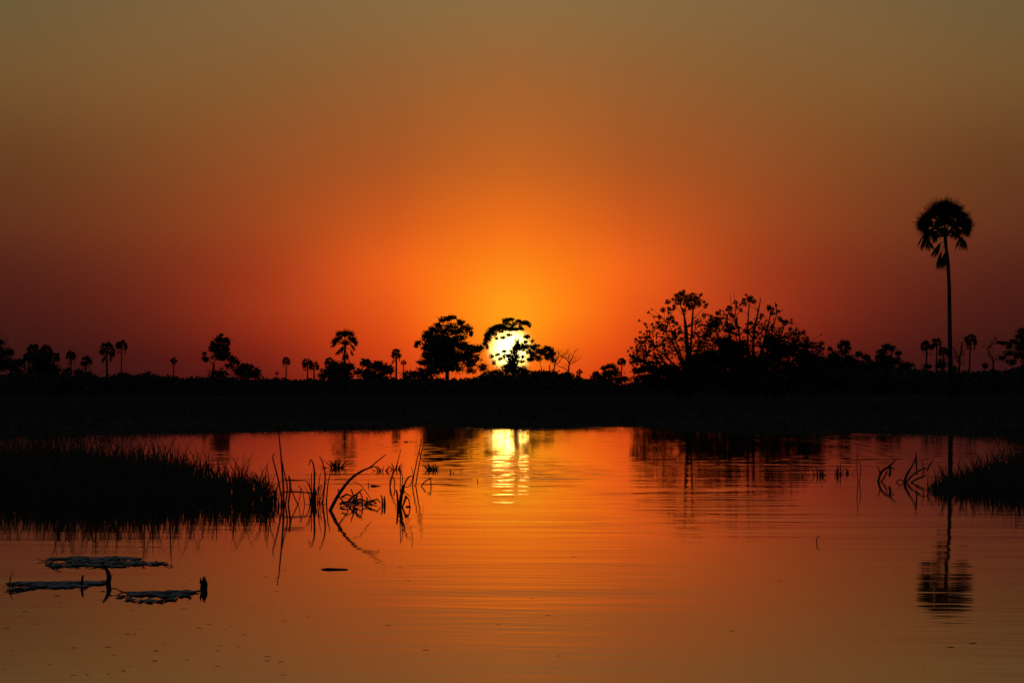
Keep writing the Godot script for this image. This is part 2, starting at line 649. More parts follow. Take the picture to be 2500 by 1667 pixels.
func bare_tree(label: String, foot: float, d: float, limbs: Array) -> void:
	# limbs: each a list of [px, py, width px]
	rng.seed = int(foot)
	var base := at(foot, LEVEL, d)
	base.y = land(d) - 0.05
	var t := thing("dead_tree", label, "tree", base, "bare dead trees")
	var first := true
	for l in limbs:
		var p := []
		var r := []
		for q in l:
			p.append(at(q[0], q[1], d) - base + Vector3(0, 0, 0.0 if p.is_empty() else rnd(-0.4, 0.4)))
			r.append(q[2] * 0.5 * d / LENS)
		if first:
			p.push_front(Vector3.ZERO)
			r.push_front(r[0] * 1.2)
		var s := Shape.new()
		s.tube(p, r, 6, tone(BARK, 0.1))
		for k in range(1, p.size()):       # short side twigs
			for q in 2:
				var b: Vector3 = p[k].lerp(p[k - 1], rng.randf())
				s.tube([b, b + Vector3(rnd(-0.8, 0.8), rnd(0.1, 0.9), rnd(-0.4, 0.4)), b + Vector3(rnd(-1.2, 1.2), rnd(0.5, 1.5), rnd(-0.6, 0.6))], [0.04, 0.03, 0.012], 3, BARK)
		part("trunk" if first else "branch", s, mat.bark, t)
		first = false


# a leggy shrub: every puff of leaves [px, py, r] hangs on its own long branch from a stem
func leggy(label: String, foot: float, d: float, stems: Array, puffs: Array, haze: Array, solid: Array) -> void:
	rng.seed = int(foot)
	var m := d / LENS
	var base := at(foot, LEVEL, d)
	base.y = land(d) - 0.05
	var t := thing("leggy_tree", label, "tree", base, "leggy trees beside the tall palm")
	var wood := Shape.new()
	var crown := Shape.new()
	var roots := []
	for st in stems:
		var p := [Vector3((st[0][0] - foot) * m * 0.6, 0, rnd(-0.5, 0.5))]
		var r := [st[0][2] * m * 0.6]
		for q in st:
			p.append(at(q[0], q[1], d) - base + Vector3(0, 0, rnd(-0.15, 0.15)))
			r.append(q[2] * m * 0.5)
			roots.append(p[-1])
		wood.tube(p, r, 7, BARK)
	var all := puffs.duplicate()
	for h in haze:                        # [px, py, rx, ry, count]: thin leafy sprays between the puffs
		for k in int(h[4] * 1.6):
			var q := ball()
			all.append([h[0] + q.x * h[2], h[1] + q.y * h[3], rnd(1.4, 3.2)])
	for f in all:
		var c := at(f[0], f[1], d) - base + Vector3(0, 0, rnd(-2.2, 2.2) if f[2] < 5 else rnd(-0.8, 0.8))
		# grow from the stem point that lies below and nearest
		var best: Vector3 = roots[0]
		var score := 1e9
		for q in roots:
			var e: float = q.distance_to(c) + maxf(0.0, q.y - c.y + 0.25) * 3.0 + rnd(0.0, 0.9)
			if e < score:
				score = e
				best = q
		var b := bend(best, c, 0.09, 5)
		wood.tube(b, taper(0.016 + best.distance_to(c) * 0.005, 0.008, 5), 4, tone(BARK, 0.1))
		var r: float = f[2] * m
		var n := int(clampf(f[2] * f[2] * 1.7, 5, 260))
		for k in n:
			var p: Vector3 = c + ball() * r
			var a := dir3() * rnd(0.045, 0.08)
			crown.leaf(p, a, a.cross(dir3()).normalized() * a.length() * 0.6, tone(LEAF))
	for l in solid:
		var mid := at(l[0], l[1], d) - base + Vector3(0, 0, rnd(-0.6, 0.6))
		crown_lobe(crown, mid, Vector3(l[2] * m, l[3] * m, (l[2] + l[3]) * 0.5 * m), 0.17, l[4] if l.size() > 4 else 1.0, LEAF)
	part("stems", wood, mat.bark, t)
	part("crown", crown, mat.leaf, t)


func make_big_palm() -> void:
	var fans := [
		[2308, 530, 90, 57, 30, 0, 2310, 570, false], [2294, 532, 112, 50, 32, 8, 2309, 572, false], [2325, 532, 69, 50, 32, 8, 2311, 572, false],
		[2300, 536, 100, 56, 28, -18, 2309, 572, false], [2318, 536, 82, 56, 28, -18, 2311, 572, false], [2308, 544, 92, 44, 60, 22, 2310, 572, false], [2308, 540, 90, 46, 55, -26, 2310, 572, false],
		[2290, 536, 128, 46, 34, -14, 2308, 572, false], [2328, 536, 53, 46, 34, -14, 2311, 572, false], [2308, 524, 90, 44, 44, 6, 2310, 570, false], [2276, 540, 138, 38, 55, 4, 2308, 573, false], [2270, 545, 160, 38, 55, -8, 2308, 574, false], [2262, 548, 186, 31, 60, 10, 2308, 574, false],
		[2282, 550, 150, 40, 50, -20, 2308, 574, false], [2270, 552, 214, 34, 45, 6, 2308, 575, false],
		[2342, 540, 44, 38, 55, 4, 2311, 573, false], [2347, 545, 18, 38, 55, -8, 2311, 574, false], [2354, 548, -6, 29, 60, 10, 2311, 574, false],
		[2336, 550, 30, 40, 50, -20, 2311, 574, false], [2348, 552, -36, 34, 45, 6, 2311, 575, false],
		[2300, 552, 120, 32, 95, 14, 2310, 574, false], [2318, 552, 60, 32, 95, 14, 2310, 574, false], [2308, 556, 250, 26, 80, -16, 2310, 574, false],
		[2326, 562, 290, 26, 50, 12, 2311, 576, false], [2290, 562, 245, 28, 50, -10, 2309, 576, false], [2280, 556, 235, 34, 40, 14, 2309, 576, false], [2336, 556, -50, 32, 40, -14, 2311, 576, false],
		[2264, 566, 258, 48, 24, 4, 2304, 576, true], [2260, 580, 262, 34, 24, 0, 2304, 576, true], [2268, 586, 285, 30, 28, -6, 2305, 577, true], [2286, 566, 262, 34, 12, 8, 2307, 577, true],
		[2334, 566, 292, 26, 22, 4, 2312, 577, true], [2350, 580, 268, 34, 38, -4, 2314, 575, true], [2354, 586, 266, 28, 34, 4, 2314, 575, true], [2366, 556, 268, 26, 18, 6, 2315, 573, true],
		[2296, 596, 243, 42, 17, 4, 2310, 588, true], [2299, 618, 258, 44, 10, -4, 2311, 592, true], [2309, 619, 252, 46, 11, 3, 2311, 598, true],
		[2313, 612, 266, 52, 7, 5, 2312, 600, true],
	]
	drawn_palm("very tall fan palm with a slender stem, highest on the right", 295.0,
		[[2323, 985], [2322, 900], [2320, 800], [2319, 700], [2316, 640], [2311, 600], [2309, 572], [2309, 556]], [7.5, 6.2, 5.2, 4.6, 4.4, 4.2, 5.0, 4.0], fans, 20)
	fans = [
		[842, 818, 90, 17, 75, 0, 841, 838, false], [830, 820, 118, 18, 70, 5, 841, 838, false], [853, 820, 62, 18, 65, 5, 841, 838, false], [842, 824, 95, 20, 60, -8, 841, 838, false],
		[824, 833, 165, 17, 80, 2, 841, 840, false], [818, 834, 190, 13, 70, -5, 841, 840, false], [858, 832, 15, 18, 70, 2, 842, 840, false], [864, 836, -30, 13, 60, -5, 842, 840, false],
		[832, 830, 135, 16, 70, 8, 841, 840, false], [851, 830, 40, 16, 70, 8, 842, 840, false], [820, 840, 215, 17, 20, 3, 841, 842, true], [836, 846, 250, 22, 30, 4, 841, 844, true],
		[830, 852, 235, 20, 24, -4, 841, 846, true], [857, 840, 290, 16, 28, 4, 842, 843, true], [862, 846, 285, 14, 25, -4, 842, 843, true], [856, 855, 290, 17, 14, 3, 842, 848, true],
		[838, 866, 262, 18, 9, 3, 841, 856, true], [847, 862, 272, 22, 16, -3, 842, 854, true],
	]
	drawn_palm("fan palm with spread leaves rising above bushes left of the broad tree", 790.0,
		[[841, 955], [841, 910], [841, 870], [842, 845], [842, 836]], [3.4, 3.0, 2.7, 2.8, 2.4], fans, 13)


func make_palms() -> void:
	palm("left one of two crowded palm heads above the dark thicket at left", 82, 838, 19, 980, {"skirt": 3})
	palm("right one of two crowded palm heads above the dark thicket at left", 111, 841, 17, 1000, {"skirt": 3})
	palm("palm hanging over the left side of the dark thicket", 68, 856, 16, 960, {"skirt": 3})
	palm("lower palm drooping from the right side of the dark thicket", 131, 857, 15, 990, {"skirt": 5})
	palm("small palm with ragged dead leaves right of the dark thicket", 172, 855, 14, 1080, {"skirt": 9})
	palm("short bushy palm left of the pair of tall palms", 209, 868, 15, 1000, {"skirt": 7})
	palm("broad-headed palm, left of the tall pair far left", 260, 834, 21, 1040, {"skirt": 7, "girth": 0.24})
	palm("thin-stemmed palm, right and taller of the pair far left", 296, 828, 15.5, 1180, {"foot": 293, "skirt": 5, "girth": 0.16})
	palm("lone thin palm standing apart on the flat skyline at left", 423, 872, 9, 1500, {"skirt": 6, "girth": 0.2})
	palm("tiny palm barely above the scrub, right of the leaning tree", 675, 906, 5, 1700, {"skirt": 0, "fans": 30})
	palm("small slim palm between the leaning tree and the twin palms", 698, 871, 10.5, 1350, {"skirt": 4})
	palm("left one of the twin drooping palms", 750, 872, 14, 1100, {"skirt": 5})
	palm("right one of the twin drooping palms", 766, 880, 13, 1120, {"skirt": 5})
	palm("squat palm head left of the palm with spread leaves", 803, 870, 13, 850, {"skirt": 2})
	palm("shaggy palm with a thick skirt left of the broad tree", 967, 850, 14, 900, {"skirt": 14})
	palm("very small palm next to the shaggy palm", 985, 877, 7.5, 1500, {"skirt": 3, "fans": 34})
	palm("stunted palm in the scrub right of the dead trees", 1415, 900, 8, 1250, {"skirt": 3, "fans": 34})
	palm("slim palm left of the large leggy trees", 1518, 872, 11.5, 1300, {"skirt": 4})
	palm("leftmost of the palm group beside the tall palm stem", 2263, 830, 15, 1000, {"skirt": 6})
	palm("highest of the palm group beside the tall palm stem", 2288, 824, 15, 1020, {"skirt": 4})
	palm("palm with a hanging head just left of the tall palm stem", 2304, 844, 14, 980, {"skirt": 8})
	palm("palm with a shaggy skirt right of the tall palm stem", 2371, 815, 16, 1030, {"skirt": 10, "foot": 2366})
	palm("small round-headed palm near the right edge", 2405, 884, 9, 1350, {"skirt": 0})


func make_trees() -> void:
	tree("broad_tree", "tree at the left edge, cut by the frame", "tree", "trees on the far plain", -12, 900, Vector2(-12, 900), [[-14, 834, 30, 13], [-10, 858, 34, 16], [22, 858, 11, 10], [-4, 886, 42, 22], [20, 884, 16, 18], [-40, 870, 40, 40]])
	bush("dark thicket under the crowded palms at left", 105, 940, [[105, 875, 24, 18], [85, 880, 20, 15], [105, 900, 36, 20], [130, 905, 18, 14], [88, 905, 26, 14]])
	bush("low bush between the left edge tree and the thicket", 48, 930, [[48, 882, 16, 9], [40, 900, 24, 14]])
	bush("round bush below the ragged small palm", 163, 1050, [[163, 908, 13, 12]])
	bush("round bush below the short bushy palm", 191, 1050, [[191, 910, 14, 12], [215, 915, 14, 9]])
	bush("small bump of bush on the bare skyline at left", 358, 1200, [[358, 912, 10, 7], [300, 914, 18, 6]])
	tree("leaning_tree", "dark top-heavy tree with a bare forked trunk, left of centre", "tree", "trees on the far plain", 519, 780, Vector2(521, 889),
		[[541, 829, 21, 9, 1.3], [520, 838, 9, 8], [516, 852, 8, 9], [534, 850, 18, 16, 1.2], [550, 852, 10, 12], [530, 868, 16, 12, 1.2], [548, 868, 16, 14, 1.2], [566, 878, 13, 10], [579, 886, 6, 8], [560, 893, 14, 9, 0.8], [498, 863, 5, 3.5], [500, 877, 10, 8], [556, 838, 5, 6, 0.7], [538, 818, 6, 3, 0.4]], {"leaf": 0.30})
	bush("round bush right of the top-heavy tree", 600, 800, [[601, 898, 20, 12, 1.2], [585, 905, 18, 12], [626, 906, 11, 9, 1.2], [610, 914, 30, 12, 1.2], [535, 912, 30, 12, 0.8]])
	bush("wide bush at the foot of the spread-leaf palm", 825, 760, [[818, 897, 20, 15, 1.2], [842, 900, 22, 16, 1.2], [800, 908, 20, 14], [858, 896, 9, 9], [790, 918, 18, 8], [830, 918, 40, 14, 1.2]])
	bush("wide flat-topped bush left of the shaggy palm", 910, 770, [[893, 888, 14, 12, 1.3], [920, 893, 26, 11, 1.3], [945, 902, 16, 14, 1.2], [876, 908, 14, 9], [910, 914, 42, 16, 1.3]])
	bush("low bush in front of the broad tree's left side", 1010, 740, [[1000, 918, 22, 13, 1.2], [1035, 914, 26, 16, 1.2], [1060, 905, 20, 16, 1.2]])
	tree("broad_tree", "broad dense rounded tree left of the sun", "tree", "trees on the far plain", 1092, 800, Vector2(1092, 895),
		[[1085, 779, 18, 7, 1.2], [1103, 775, 14, 6, 1.2], [1124, 788, 12, 10, 0.9], [1143, 801, 11, 10, 0.8], [1150, 814, 5, 9, 0.5], [1070, 793, 12, 8, 0.45], [1096, 797, 24, 12, 0.5], [1110, 800, 26, 14, 0.45], [1130, 806, 18, 14, 0.5], [1052, 834, 26, 20, 0.9], [1150, 860, 26, 20, 0.7], [1060, 806, 16, 10, 1.1], [1080, 810, 16, 12, 1.1], [1044, 817, 13, 11, 1.1], [1038, 824, 9, 9, 1],
		[1022, 838, 9, 7, 0.8], [1016, 845, 5, 4, 0.6], [1113, 810, 18, 9, 1.1], [1080, 835, 36, 22, 1.3], [1060, 850, 26, 20, 1.3], [1105, 838, 24, 20, 1.2], [1133, 846, 18, 11, 1.2], [1160, 853, 15, 10, 1.2], [1174, 850, 6, 9, 1],
		[1128, 824, 12, 8, 0.35], [1090, 868, 46, 22, 1.4], [1135, 868, 24, 14, 0.9], [1040, 868, 14, 9, 1], [1030, 884, 12, 8, 0.5], [1055, 884, 26, 16, 1.2], [1100, 892, 40, 18, 1.3], [1145, 886, 18, 14, 1], [1165, 876, 10, 10, 0.6], [1150, 905, 14, 8, 0.7]], {"leaf": 0.32, "girth": 0.5})
	bush("hazy small bush between the broad tree and the sun", 1183, 1100, [[1178, 897, 12, 12, 0.9], [1190, 912, 16, 8, 0.9]])
	tree("umbrella_tree", "thin arched tree standing in front of the setting sun", "tree", "trees on the far plain", 1250, 1000, Vector2(1252, 872),
		[[1203, 803, 10, 6, 1.2], [1220, 797, 15, 6, 1.3], [1236, 803, 14, 5, 1.2], [1192, 814, 8, 7, 1], [1187, 828, 7, 9, 1], [1188, 846, 5, 8, 0.9], [1196, 826, 6, 8, 0.4], [1234, 783, 9, 5, 0.7], [1248, 779, 8, 3, 1], [1250, 794, 9, 5, 1], [1255, 804, 16, 4, 1.2], [1266, 783, 8, 4, 1.2], [1279, 788, 13, 6, 1.3], [1293, 795, 4, 4, 1], [1274, 803, 8, 4, 1.2], [1286, 822, 8, 7, 1.3], [1300, 833, 6, 6, 0.8],
		[1205, 815, 10, 7, 0.8], [1221, 808, 12, 5, 0.9], [1228, 824, 8, 5, 0.4], [1212, 826, 5, 4, 0.4], [1243, 818, 9, 4, 0.3], [1262, 834, 9, 8, 0.6], [1266, 848, 11, 9, 0.75], [1278, 852, 8, 8, 0.6], [1290, 858, 8, 9, 0.8], [1252, 858, 10, 8, 0.7], [1232, 858, 8, 4, 0.55], [1214, 866, 7, 5, 0.6], [1246, 870, 9, 7, 0.9], [1260, 872, 9, 9, 0.95], [1230, 874, 5, 5, 0.5], [1276, 872, 6, 6, 0.5], [1200, 870, 6, 9, 0.6], [1206, 884, 6, 7, 0.4], [1292, 878, 7, 8, 0.7], [1296, 846, 6, 7, 0.8], [1283, 834, 7, 5, 0.5], [1211, 800, 14, 7, 1.2], [1228, 799, 14, 6, 1.2], [1198, 809, 10, 8, 1.2], [1190, 821, 8, 10, 1.1], [1244, 803, 14, 6, 1.2], [1262, 803, 14, 5, 1.1], [1184, 838, 6, 10, 1], [1240, 780, 16, 5, 0.8], [1288, 790, 8, 5, 1], [1236, 790, 12, 6, 0.4], [1258, 790, 10, 8, 0.3], [1270, 796, 5, 6, 0.5], [1272, 850, 22, 26, 0.4], [1264, 842, 8, 14, 0.6], [1258, 856, 10, 16, 0.8], [1283, 845, 14, 6, 0.5], [1226, 846, 26, 32, 0.10], [1236, 868, 16, 6, 0.6], [1222, 876, 8, 5, 0.4], [1300, 866, 8, 14, 0.8], [1248, 880, 16, 8, 1.1], [1270, 882, 14, 5, 0.5]], {"leaf": 0.26, "girth": 0.30, "limb": 0.3})
	bush("dark bush at the foot of the sunlit tree", 1250, 960, [[1252, 890, 14, 11, 1.3], [1243, 900, 26, 13, 1.3], [1270, 905, 26, 12, 1.3], [1215, 910, 22, 9, 1]])
	tree("small_tree", "small leafy tree with open stems right of the sun", "tree", "trees on the far plain", 1322, 950, Vector2(1322, 898),
		[[1308, 848, 12, 8, 1.2], [1318, 858, 14, 9, 1.2], [1300, 868, 8, 8, 0.8], [1296, 878, 8, 5, 0.8], [1315, 874, 11, 8, 1.1]], {"leaf": 0.28, "girth": 0.2})
	tree("small_tree", "second small leafy tree right of the sun, next to the dead trees", "tree", "trees on the far plain", 1344, 960, Vector2(1342, 892),
		[[1338, 852, 12, 8, 1.2], [1346, 862, 10, 12, 1.3], [1336, 872, 12, 9, 1.2], [1350, 878, 7, 8, 1.1], [1328, 862, 8, 9, 0.9]], {"leaf": 0.28, "girth": 0.2})
	bush("long low bush under the small trees right of the sun", 1330, 930, [[1315, 912, 24, 8, 1.2], [1345, 912, 24, 9, 1.2], [1385, 916, 22, 8, 1.2]])
	bush("rounded bush left of the slim palm", 1485, 900, [[1490, 894, 15, 7, 1.1], [1474, 898, 10, 6, 1], [1502, 900, 9, 7, 1], [1456, 912, 9, 8, 1], [1492, 913, 26, 11, 1.3], [1520, 926, 22, 7, 1.2], [1480, 930, 46, 10, 1.2], [1462, 920, 22, 9, 1.1]])
	tree("domed_tree", "domed tree right of the leggy trees", "tree", "trees on the far plain", 2062, 520, Vector2(2062, 890), [[2062, 838, 15, 8, 1.3], [2052, 847, 7, 8, 0.9], [2072, 847, 7, 8, 0.9], [2062, 858, 13, 9, 0.9], [2036, 866, 16, 10, 1.1], [2028, 852, 5, 5, 0.8], [2040, 885, 34, 18, 1.3], [2070, 880, 24, 16, 1.2], [2010, 890, 22, 20, 1.2]], {"leaf": 0.24})
	bush("thin-topped bush between the two domed trees at right", 2100, 560, [[2098, 864, 10, 7, 0.8], [2112, 872, 12, 8, 0.9], [2122, 880, 10, 9, 1], [2095, 890, 26, 14, 1.1], [2125, 895, 26, 10, 1.2]], {"leaf": 0.24})
	tree("domed_tree", "second domed tree, halfway to the tall palm", "tree", "trees on the far plain", 2165, 600, Vector2(2170, 892), [[2166, 846, 12, 7, 1.2], [2176, 852, 13, 9, 1.3], [2155, 860, 16, 9, 1.3], [2194, 862, 8, 6, 1.2], [2148, 872, 14, 9, 1.2], [2168, 872, 16, 8, 0.7], [2190, 880, 16, 10, 1.1], [2160, 888, 34, 12, 1.2], [2215, 892, 20, 9, 1.3]], {"leaf": 0.26})
	bush("small round bush under the palm group", 2265, 900, [[2265, 894, 12, 8, 1.2]])
	bush("dark bush between the palm group and the tall stem", 2298, 850, [[2298, 890, 14, 11, 1.3], [2330, 900, 14, 7, 1.2]])
	tree("broad_tree", "broad tree reaching in from the right edge", "tree", "trees on the far plain", 2500, 560, Vector2(2498, 890),
		[[2500, 808, 18, 8, 1.2], [2492, 822, 14, 9, 1], [2512, 830, 22, 14, 1.2], [2478, 834, 12, 7, 1], [2456, 838, 12, 4, 1], [2442, 836, 6, 3, 0.9], [2465, 846, 9, 6, 0.9], [2495, 848, 16, 12, 1.2], [2462, 862, 14, 8, 0.9], [2485, 866, 16, 9, 1], [2510, 870, 20, 16, 1.1], [2450, 874, 9, 6, 0.7], [2470, 884, 16, 8, 0.9], [2540, 840, 40, 40, 1.2]], {"leaf": 0.22})
	bare_tree("left one of two bare dead trees right of the sun", 1353, 900, [
		[[1353, 905, 3.2], [1354, 890, 2.8], [1360, 876, 2.2], [1365, 866, 1.8], [1363, 857, 1]], [[1354, 893, 2], [1366, 884, 1.8], [1370, 876, 1.6], [1376, 870, 1.2], [1380, 860, 0.8]], [[1360, 876, 1.4], [1356, 866, 0.9], [1355, 860, 0.6]]])
	bare_tree("right one of two bare dead trees right of the sun", 1388, 880, [
		[[1388, 908, 4], [1389, 895, 3.4], [1391, 886, 3], [1395, 878, 2.4], [1400, 868, 1.8], [1404, 857, 1]], [[1390, 888, 2.4], [1386, 880, 2.2], [1381, 874, 2], [1373, 871, 2.6], [1369, 867, 1]], [[1390, 886, 1.6], [1388, 875, 1.4], [1388, 865, 1], [1385, 860, 0.6]], [[1393, 889, 1.8], [1402, 884, 1.6], [1409, 880, 1.2], [1416, 876, 0.7]], [[1386, 905, 1.8], [1376, 898, 1.6], [1362, 893, 1.4]]])
	bare_tree("bare forked dead tree beside the tall palm stem", 2343, 620, [
		[[2343, 905, 5.2], [2344, 885, 4.6], [2346, 868, 4], [2349, 852, 3.4], [2350, 840, 2.6], [2354, 832, 1.4]], [[2343, 874, 3], [2336, 864, 2.4], [2331, 856, 2], [2330, 849, 1]], [[2346, 866, 2], [2354, 866, 1.6], [2362, 865, 0.9]], [[2344, 890, 2], [2352, 888, 1.4], [2360, 887, 0.9]], [[2343, 886, 2], [2334, 877, 1.6], [2328, 870, 0.9]], [[2350, 846, 1.8], [2358, 842, 1.2], [2362, 836, 0.8]]])
	bare_tree("crooked bare trunk arching left of the right edge tree", 2427, 560, [
		[[2427, 905, 4.4], [2426, 880, 4], [2424, 874, 3.4], [2416, 864, 3], [2413, 854, 2.6], [2416, 848, 2.4], [2424, 842, 2], [2434, 838, 1.6], [2446, 836, 1.2]], [[2427, 884, 2], [2433, 877, 1.6], [2440, 872, 1]], [[2415, 850, 1.4], [2412, 845, 0.8]]])


func make_leggy() -> void:
	leggy("large leggy tree with a dense flat top and radiating branches", 1682, 300.0, [
		[[1682, 900, 14], [1680, 860, 11], [1677, 830, 10], [1675, 800, 9], [1671, 772, 4.5], [1662, 745, 3]], [[1686, 860, 7], [1689, 820, 5], [1691, 780, 5], [1693, 755, 4], [1697, 738, 3]],
		[[1672, 905, 7], [1655, 862, 5], [1642, 838, 4], [1626, 812, 2.6]], [[1660, 905, 6], [1625, 868, 4], [1600, 850, 3], [1580, 826, 2]], [[1650, 910, 6], [1615, 876, 4], [1580, 866, 3], [1556, 862, 2]], [[1648, 915, 6], [1610, 888, 4], [1570, 884, 3], [1545, 876, 1.8]], [[1690, 890, 6], [1705, 850, 4], [1720, 822, 2.6], [1735, 800, 2]], [[1668, 880, 5], [1650, 830, 3.4], [1634, 790, 2]]],
		[[1632, 737, 7], [1645, 730, 5], [1651, 722, 6], [1660, 716, 6], [1670, 712, 6], [1664, 726, 12], [1655, 735, 9], [1680, 728, 11], [1694, 724, 11], [1704, 732, 10], [1711, 720, 5], [1690, 742, 13], [1675, 742, 9], [1705, 742, 8], [1718, 738, 5], [1724, 747, 6], [1730, 742, 4], [1684, 752, 7], [1648, 747, 6], [1647, 754, 4], [1620, 757, 7], [1634, 752, 6], [1639, 757, 4], [1633, 764, 5], [1641, 776, 7], [1643, 785, 6], [1652, 789, 6], [1671, 757, 6], [1618, 795, 6], [1611, 797, 5], [1625, 798, 5], [1608, 774, 4.5], [1596, 774, 3], [1586, 760, 2.6], [1581, 764, 2.6], [1590, 756, 2.2], [1562, 782, 3.4], [1574, 793, 4.5], [1580, 798, 3], [1564, 811, 3.2], [1578, 809, 4], [1604, 786, 2.5], [1550, 828, 4], [1552, 834, 3], [1566, 836, 6], [1533, 858, 3.4], [1540, 850, 3.4], [1546, 848, 2.4], [1596, 800, 3.5], [1659, 800, 4.5], [1660, 812, 5], [1650, 822, 5], [1719, 770, 6], [1730, 768, 3], [1735, 770, 3], [1700, 788, 5], [1541, 872, 3], [1540, 884, 3], [1545, 893, 3]],
		[[1590, 840, 42, 30, 70], [1560, 872, 28, 30, 40], [1620, 800, 34, 34, 30], [1650, 840, 36, 40, 60], [1715, 820, 26, 46, 70], [1590, 885, 50, 26, 60], [1740, 790, 16, 22, 34]],
		[[1585, 895, 22, 11, 1], [1600, 908, 34, 14, 1.1], [1640, 905, 30, 20, 1], [1650, 930, 90, 22, 1.3], [1690, 890, 34, 24, 1], [1720, 880, 34, 26, 1.1], [1570, 925, 34, 12, 0.7], [1560, 905, 18, 9, 0.6], [1725, 915, 60, 20, 1.2], [1690, 912, 50, 18, 1.2]])
	leggy("wide thicket of leggy stems with leaf tufts, right of the flat-topped one", 1830, 292.0, [
		[[1790, 900, 8], [1788, 850, 6], [1782, 810, 4], [1775, 780, 3], [1780, 758, 2]], [[1812, 890, 7], [1806, 820, 4], [1800, 790, 3], [1796, 758, 2]], [[1828, 880, 6], [1826, 810, 4], [1828, 770, 3.4], [1830, 738, 2.4]], [[1840, 890, 8], [1840, 830, 6], [1844, 795, 5], [1852, 760, 4], [1857, 735, 2.2], [1858, 725, 1]], [[1850, 900, 9], [1862, 850, 7], [1872, 810, 5], [1880, 775, 3], [1884, 755, 2]], [[1866, 890, 7], [1880, 830, 4.6], [1890, 795, 3], [1898, 765, 2]], [[1890, 890, 7], [1905, 830, 4.5], [1915, 795, 3]], [[1920, 895, 7], [1940, 840, 4], [1955, 812, 2.4]], [[1770, 900, 7], [1755, 840, 4], [1748, 800, 2.6], [1752, 770, 2]], [[1950, 900, 7], [1970, 850, 3.4], [1978, 838, 2]], [[1786, 750, 1.2], [1784, 725, 1], [1783, 715, 0.6]], [[1795, 745, 1.2], [1793, 722, 0.8], [1792, 712, 0.5]]],
		[[1782, 752, 8], [1776, 756, 4], [1796, 739, 6], [1801, 748, 4], [1818, 732, 6], [1814, 738, 5], [1828, 727, 6], [1835, 726, 6], [1840, 736, 7], [1826, 718, 4], [1832, 732, 7], [1820, 742, 5], [1808, 744, 3.4], [1808, 758, 6], [1791, 772, 6], [1785, 765, 6], [1750, 765, 5], [1760, 759, 4], [1752, 785, 9], [1748, 792, 7], [1760, 778, 5], [1783, 796, 9], [1790, 800, 6], [1775, 793, 5], [1879, 748, 6], [1877, 754, 5], [1892, 746, 4], [1886, 756, 6], [1884, 766, 6], [1900, 760, 5], [1897, 764, 3], [1861, 770, 6], [1862, 776, 4], [1915, 757, 2], [1903, 778, 6], [1908, 783, 5], [1916, 788, 7], [1922, 786, 6], [1937, 780, 3], [1938, 787, 4], [1821, 809, 7], [1828, 812, 6], [1843, 805, 6], [1866, 800, 6], [1885, 800, 5], [1950, 803, 3], [1960, 813, 5], [1967, 833, 6], [1978, 838, 4], [1928, 803, 4], [1940, 815, 6], [1850, 812, 4], [1898, 738, 2], [2005, 817, 2.4]],
		[[1770, 800, 40, 46, 80], [1860, 820, 50, 50, 110], [1930, 825, 46, 30, 90], [1740, 850, 30, 40, 60], [1975, 850, 20, 22, 40], [2003, 850, 13, 20, 26]],
		[[1775, 838, 22, 16, 1], [1790, 855, 30, 24, 1.2], [1765, 870, 34, 24, 1.1], [1740, 890, 40, 26, 1.2], [1815, 850, 16, 24, 0.9], [1810, 890, 50, 30, 1.3], [1890, 835, 20, 16, 1], [1905, 855, 34, 20, 1.2], [1940, 850, 26, 16, 0.9], [1960, 868, 30, 18, 1.1], [1880, 880, 40, 22, 1.2], [1980, 885, 40, 20, 1.2], [1850, 925, 130, 30, 1.4], [1955, 910, 70, 26, 1.3], [2040, 925, 60, 22, 1.2]])


# ------------------------------------------------------------------ reeds in the water
func reed_bed(called: String, label: String, poly: Array, count: int, heights: Array, sd: int) -> void:
	# poly: outline of the footprint as [px, py] on the water; heights: [px, low, high] in metres
	rng.seed = sd
	var pts := PackedVector2Array()
	for q in poly:
		var d := far_of(q[1])
		pts.append(Vector2((q[0] - 1250.0) / LENS * d, -d))
	var box := Rect2(pts[0], Vector2.ZERO)
	for p in pts:
		box = box.expand(p)
	var mid := box.get_center()
	var s := Shape.new()
	var made := 0
	while made < count:
		var p := Vector2(rnd(box.position.x, box.end.x), rnd(box.position.y, box.end.y))
		if not Geometry2D.is_point_in_polygon(p, pts):
			continue
		made += 1
		var px := 1250.0 + p.x / -p.y * LENS
		var lo := 0.3
		var hi := 0.6
		for k in heights.size() - 1:
			if px >= heights[k][0] and px <= heights[k + 1][0]:
				var t: float = (px - heights[k][0]) / (heights[k + 1][0] - heights[k][0])
				lo = lerpf(heights[k][1], heights[k + 1][1], t)
				hi = lerpf(heights[k][2], heights[k + 1][2], t)
		lo *= 0.83
		hi *= 0.83
		var tall := made % 6 == 0
		var h := rnd(lo * 0.75, hi) if tall else lo * lerpf(0.3, 0.95, sqrt(rng.randf()))
		var a := Vector3(p.x - mid.x, -0.03, p.y - mid.y)
		var lean := Vector3(rnd(-0.42, 0.42), 0, rnd(-0.3, 0.3)) * h * (1.0 if tall else 0.7)
		var tip := a + lean + Vector3(0, h, 0)
		if rng.randf() < 0.2:             # broken over
			tip = a + lean * 2.4 + Vector3(0, h * rnd(0.45, 0.8), 0)
		blade(s, a, a + lean * 0.15 + Vector3(0, h * 0.7, 0), tip, rnd(0.010, 0.018) if tall else rnd(0.006, 0.014), tone(REED if rng.randf() < 0.7 else DEADREED))
	var o := lone(called, s, mat.reed, Vector3(mid.x, 0, mid.y))
	o.set_meta("kind", "stuff")
	o.set_meta("label", label)
	o.set_meta("category", "reeds")


